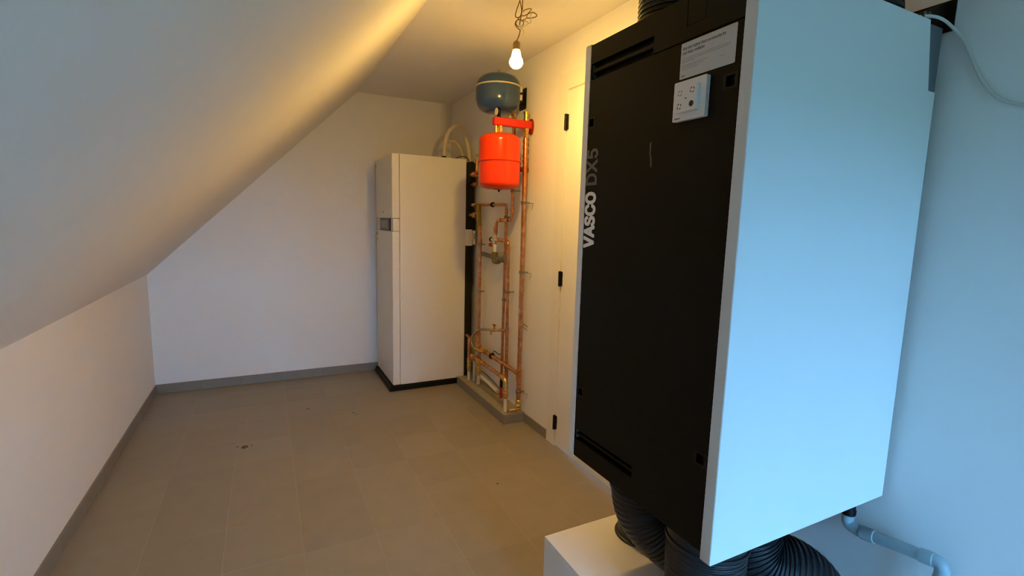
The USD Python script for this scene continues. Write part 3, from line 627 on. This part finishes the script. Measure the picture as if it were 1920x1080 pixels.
# casing on the floor under the cabinet
bx = thing('duct_casing', 'low white melamine duct casing on the floor under the cabinet', 'casing', (1.628, .5, 0))
part(bx, 'top_board', cbox(1.628, W, .42, 1.597, .282, .300, .0008), 'white_melamine', False)
part(bx, 'side_board', cbox(1.6285, 1.6465, .42, 1.5965, .001, .2815, .0008), 'white_melamine', False)
part(bx, 'end_board', cbox(1.647, W, 1.579, 1.5968, .001, .2815, .0008), 'white_melamine', False)
part(bx, 'end_board', cbox(1.647, W, .4202, .438, .001, .2815, .0008), 'white_melamine', False)
part(bx, 'duct_collar', [lathe([(0, .30), (.088, .30), (.09, .303), (.088, .307), (.081, .309), (.079, .39), (.075, .395), (0, .395)], (1.948, 1.470, 0), n=48)], 'black_duct', label='black duct collar on the casing')

# flexible ducts
def duct(label, pts, r=.100, **k):
    d_ = thing('flexible_duct', label, 'duct', pts[-1])
    part(d_, 'hose_body', corrugated(pts, r, **k), 'black_duct', smooth=50)
    return d_
duct('black ribbed duct under the far front corner, bending back onto the white casing', [(*A0, .605), (A0[0], A0[1], .55), (A0[0] + .012, A0[1] - .012, .50), (1.90, 1.26, .42), (1.98, 1.19, .345), (2.01, 1.165, .298)], .098)
duct('black ribbed duct dropping straight down at the near front corner of the cabinet', [(*C0, .585), (C0[0], C0[1], .52), (C0[0] + .004, C0[1] - .004, .42), (C0[0] + .01, C0[1] - .01, .298)], .1015)
duct('black ribbed duct arching towards the right wall beside the grey drain pipe', [(*P3, .605), (P3[0] + .012, P3[1] - .01, .54), (2.025, 1.08, .445), (2.09, 1.035, .415), (2.142, .998, .37), (2.162, .984, .298)], .098)
duct('black ribbed duct hidden between the casing collar and the cabinet', [(*P4, .605), (P4[0], P4[1], .55), (1.99, 1.44, .46), (1.949, 1.469, .385)], .086)
duct('black ribbed duct rising from the cabinet top at its far front corner', [(1.815, 1.33, UZ1 + .01), (1.815, 1.33, 2.05), (1.815, 1.33, 2.2), (1.815, 1.33, H - .001)], .098)
duct('black ribbed duct rising from the cabinet top beside the wall bracket', [(2.18, 1.06, UZ1 + .01), (2.18, 1.06, 2.05), (2.18, 1.06, 2.2), (2.18, 1.06, H - .001)], .098)
duct('black ribbed duct rising from the cabinet top at the back against the wall', [(2.12, 1.36, UZ1 + .01), (2.12, 1.36, 2.05), (2.12, 1.36, 2.2), (2.12, 1.36, H - .001)], .098)

# grey condensate drain
gx = 2.322
dr = thing('drain_pipe', 'grey plastic drain pipe on the right wall below the cabinet', 'pipe', (gx, .95, .4))
part(dr, 'collar', lathe([(0, 0), (.017, 0), (.019, .004), (.019, .016), (.0165, .02), (.0165, .09), (0, .09)], (gx, 1.003, .546)), 'black_trim', label='black rubber collar')
part(dr, 'elbow', [pipe([(gx, 1.003, .55), (gx, 1.003, .515), (gx, .965, .512)], .0165, .03, 24), ring((gx, .945, .5152), (0, -1, .16), .0155, .0188, .036)], 'grey_pvc')
part(dr, 'pipe', pipe([(gx, .965, .512), (gx, .79, .540)], .0158, n=24), 'grey_pvc')
part(dr, 'elbow', [pipe([(gx, .81, .537), (gx, .772, .543), (gx, .770, .50)], .0168, .03, 24), ring((gx, .805, .5376), (0, -1, .16), .0155, .0188, .032), ring((gx, .770, .497), (0, 0, 1), .014, .0188, .02)], 'grey_pvc')
part(dr, 'pipe', rod((gx, .770, .302), (gx, .770, .50), .0158, 24), 'grey_pvc')

# white cable from the cabinet top, hanging on the wall
top('cable', tube(spline([(2.20, 1.02, UZ1 + .006), (2.24, .97, 1.915), (2.285, .932, 1.912), (2.325, .925, 1.905), (2.360, .918, 1.888), (2.368, .905, 1.866), (2.369, .891, 1.836), (2.369, .870, 1.786), (2.369, .844, 1.737), (2.369, .811, 1.703), (2.369, .774, 1.684), (2.369, .70, 1.672), (2.369, .58, 1.69), (2.369, .45, 1.74)], 120), .0037, 10), 'cable_white', 'white cable drooping along the right wall from the cabinet top', 'cable')
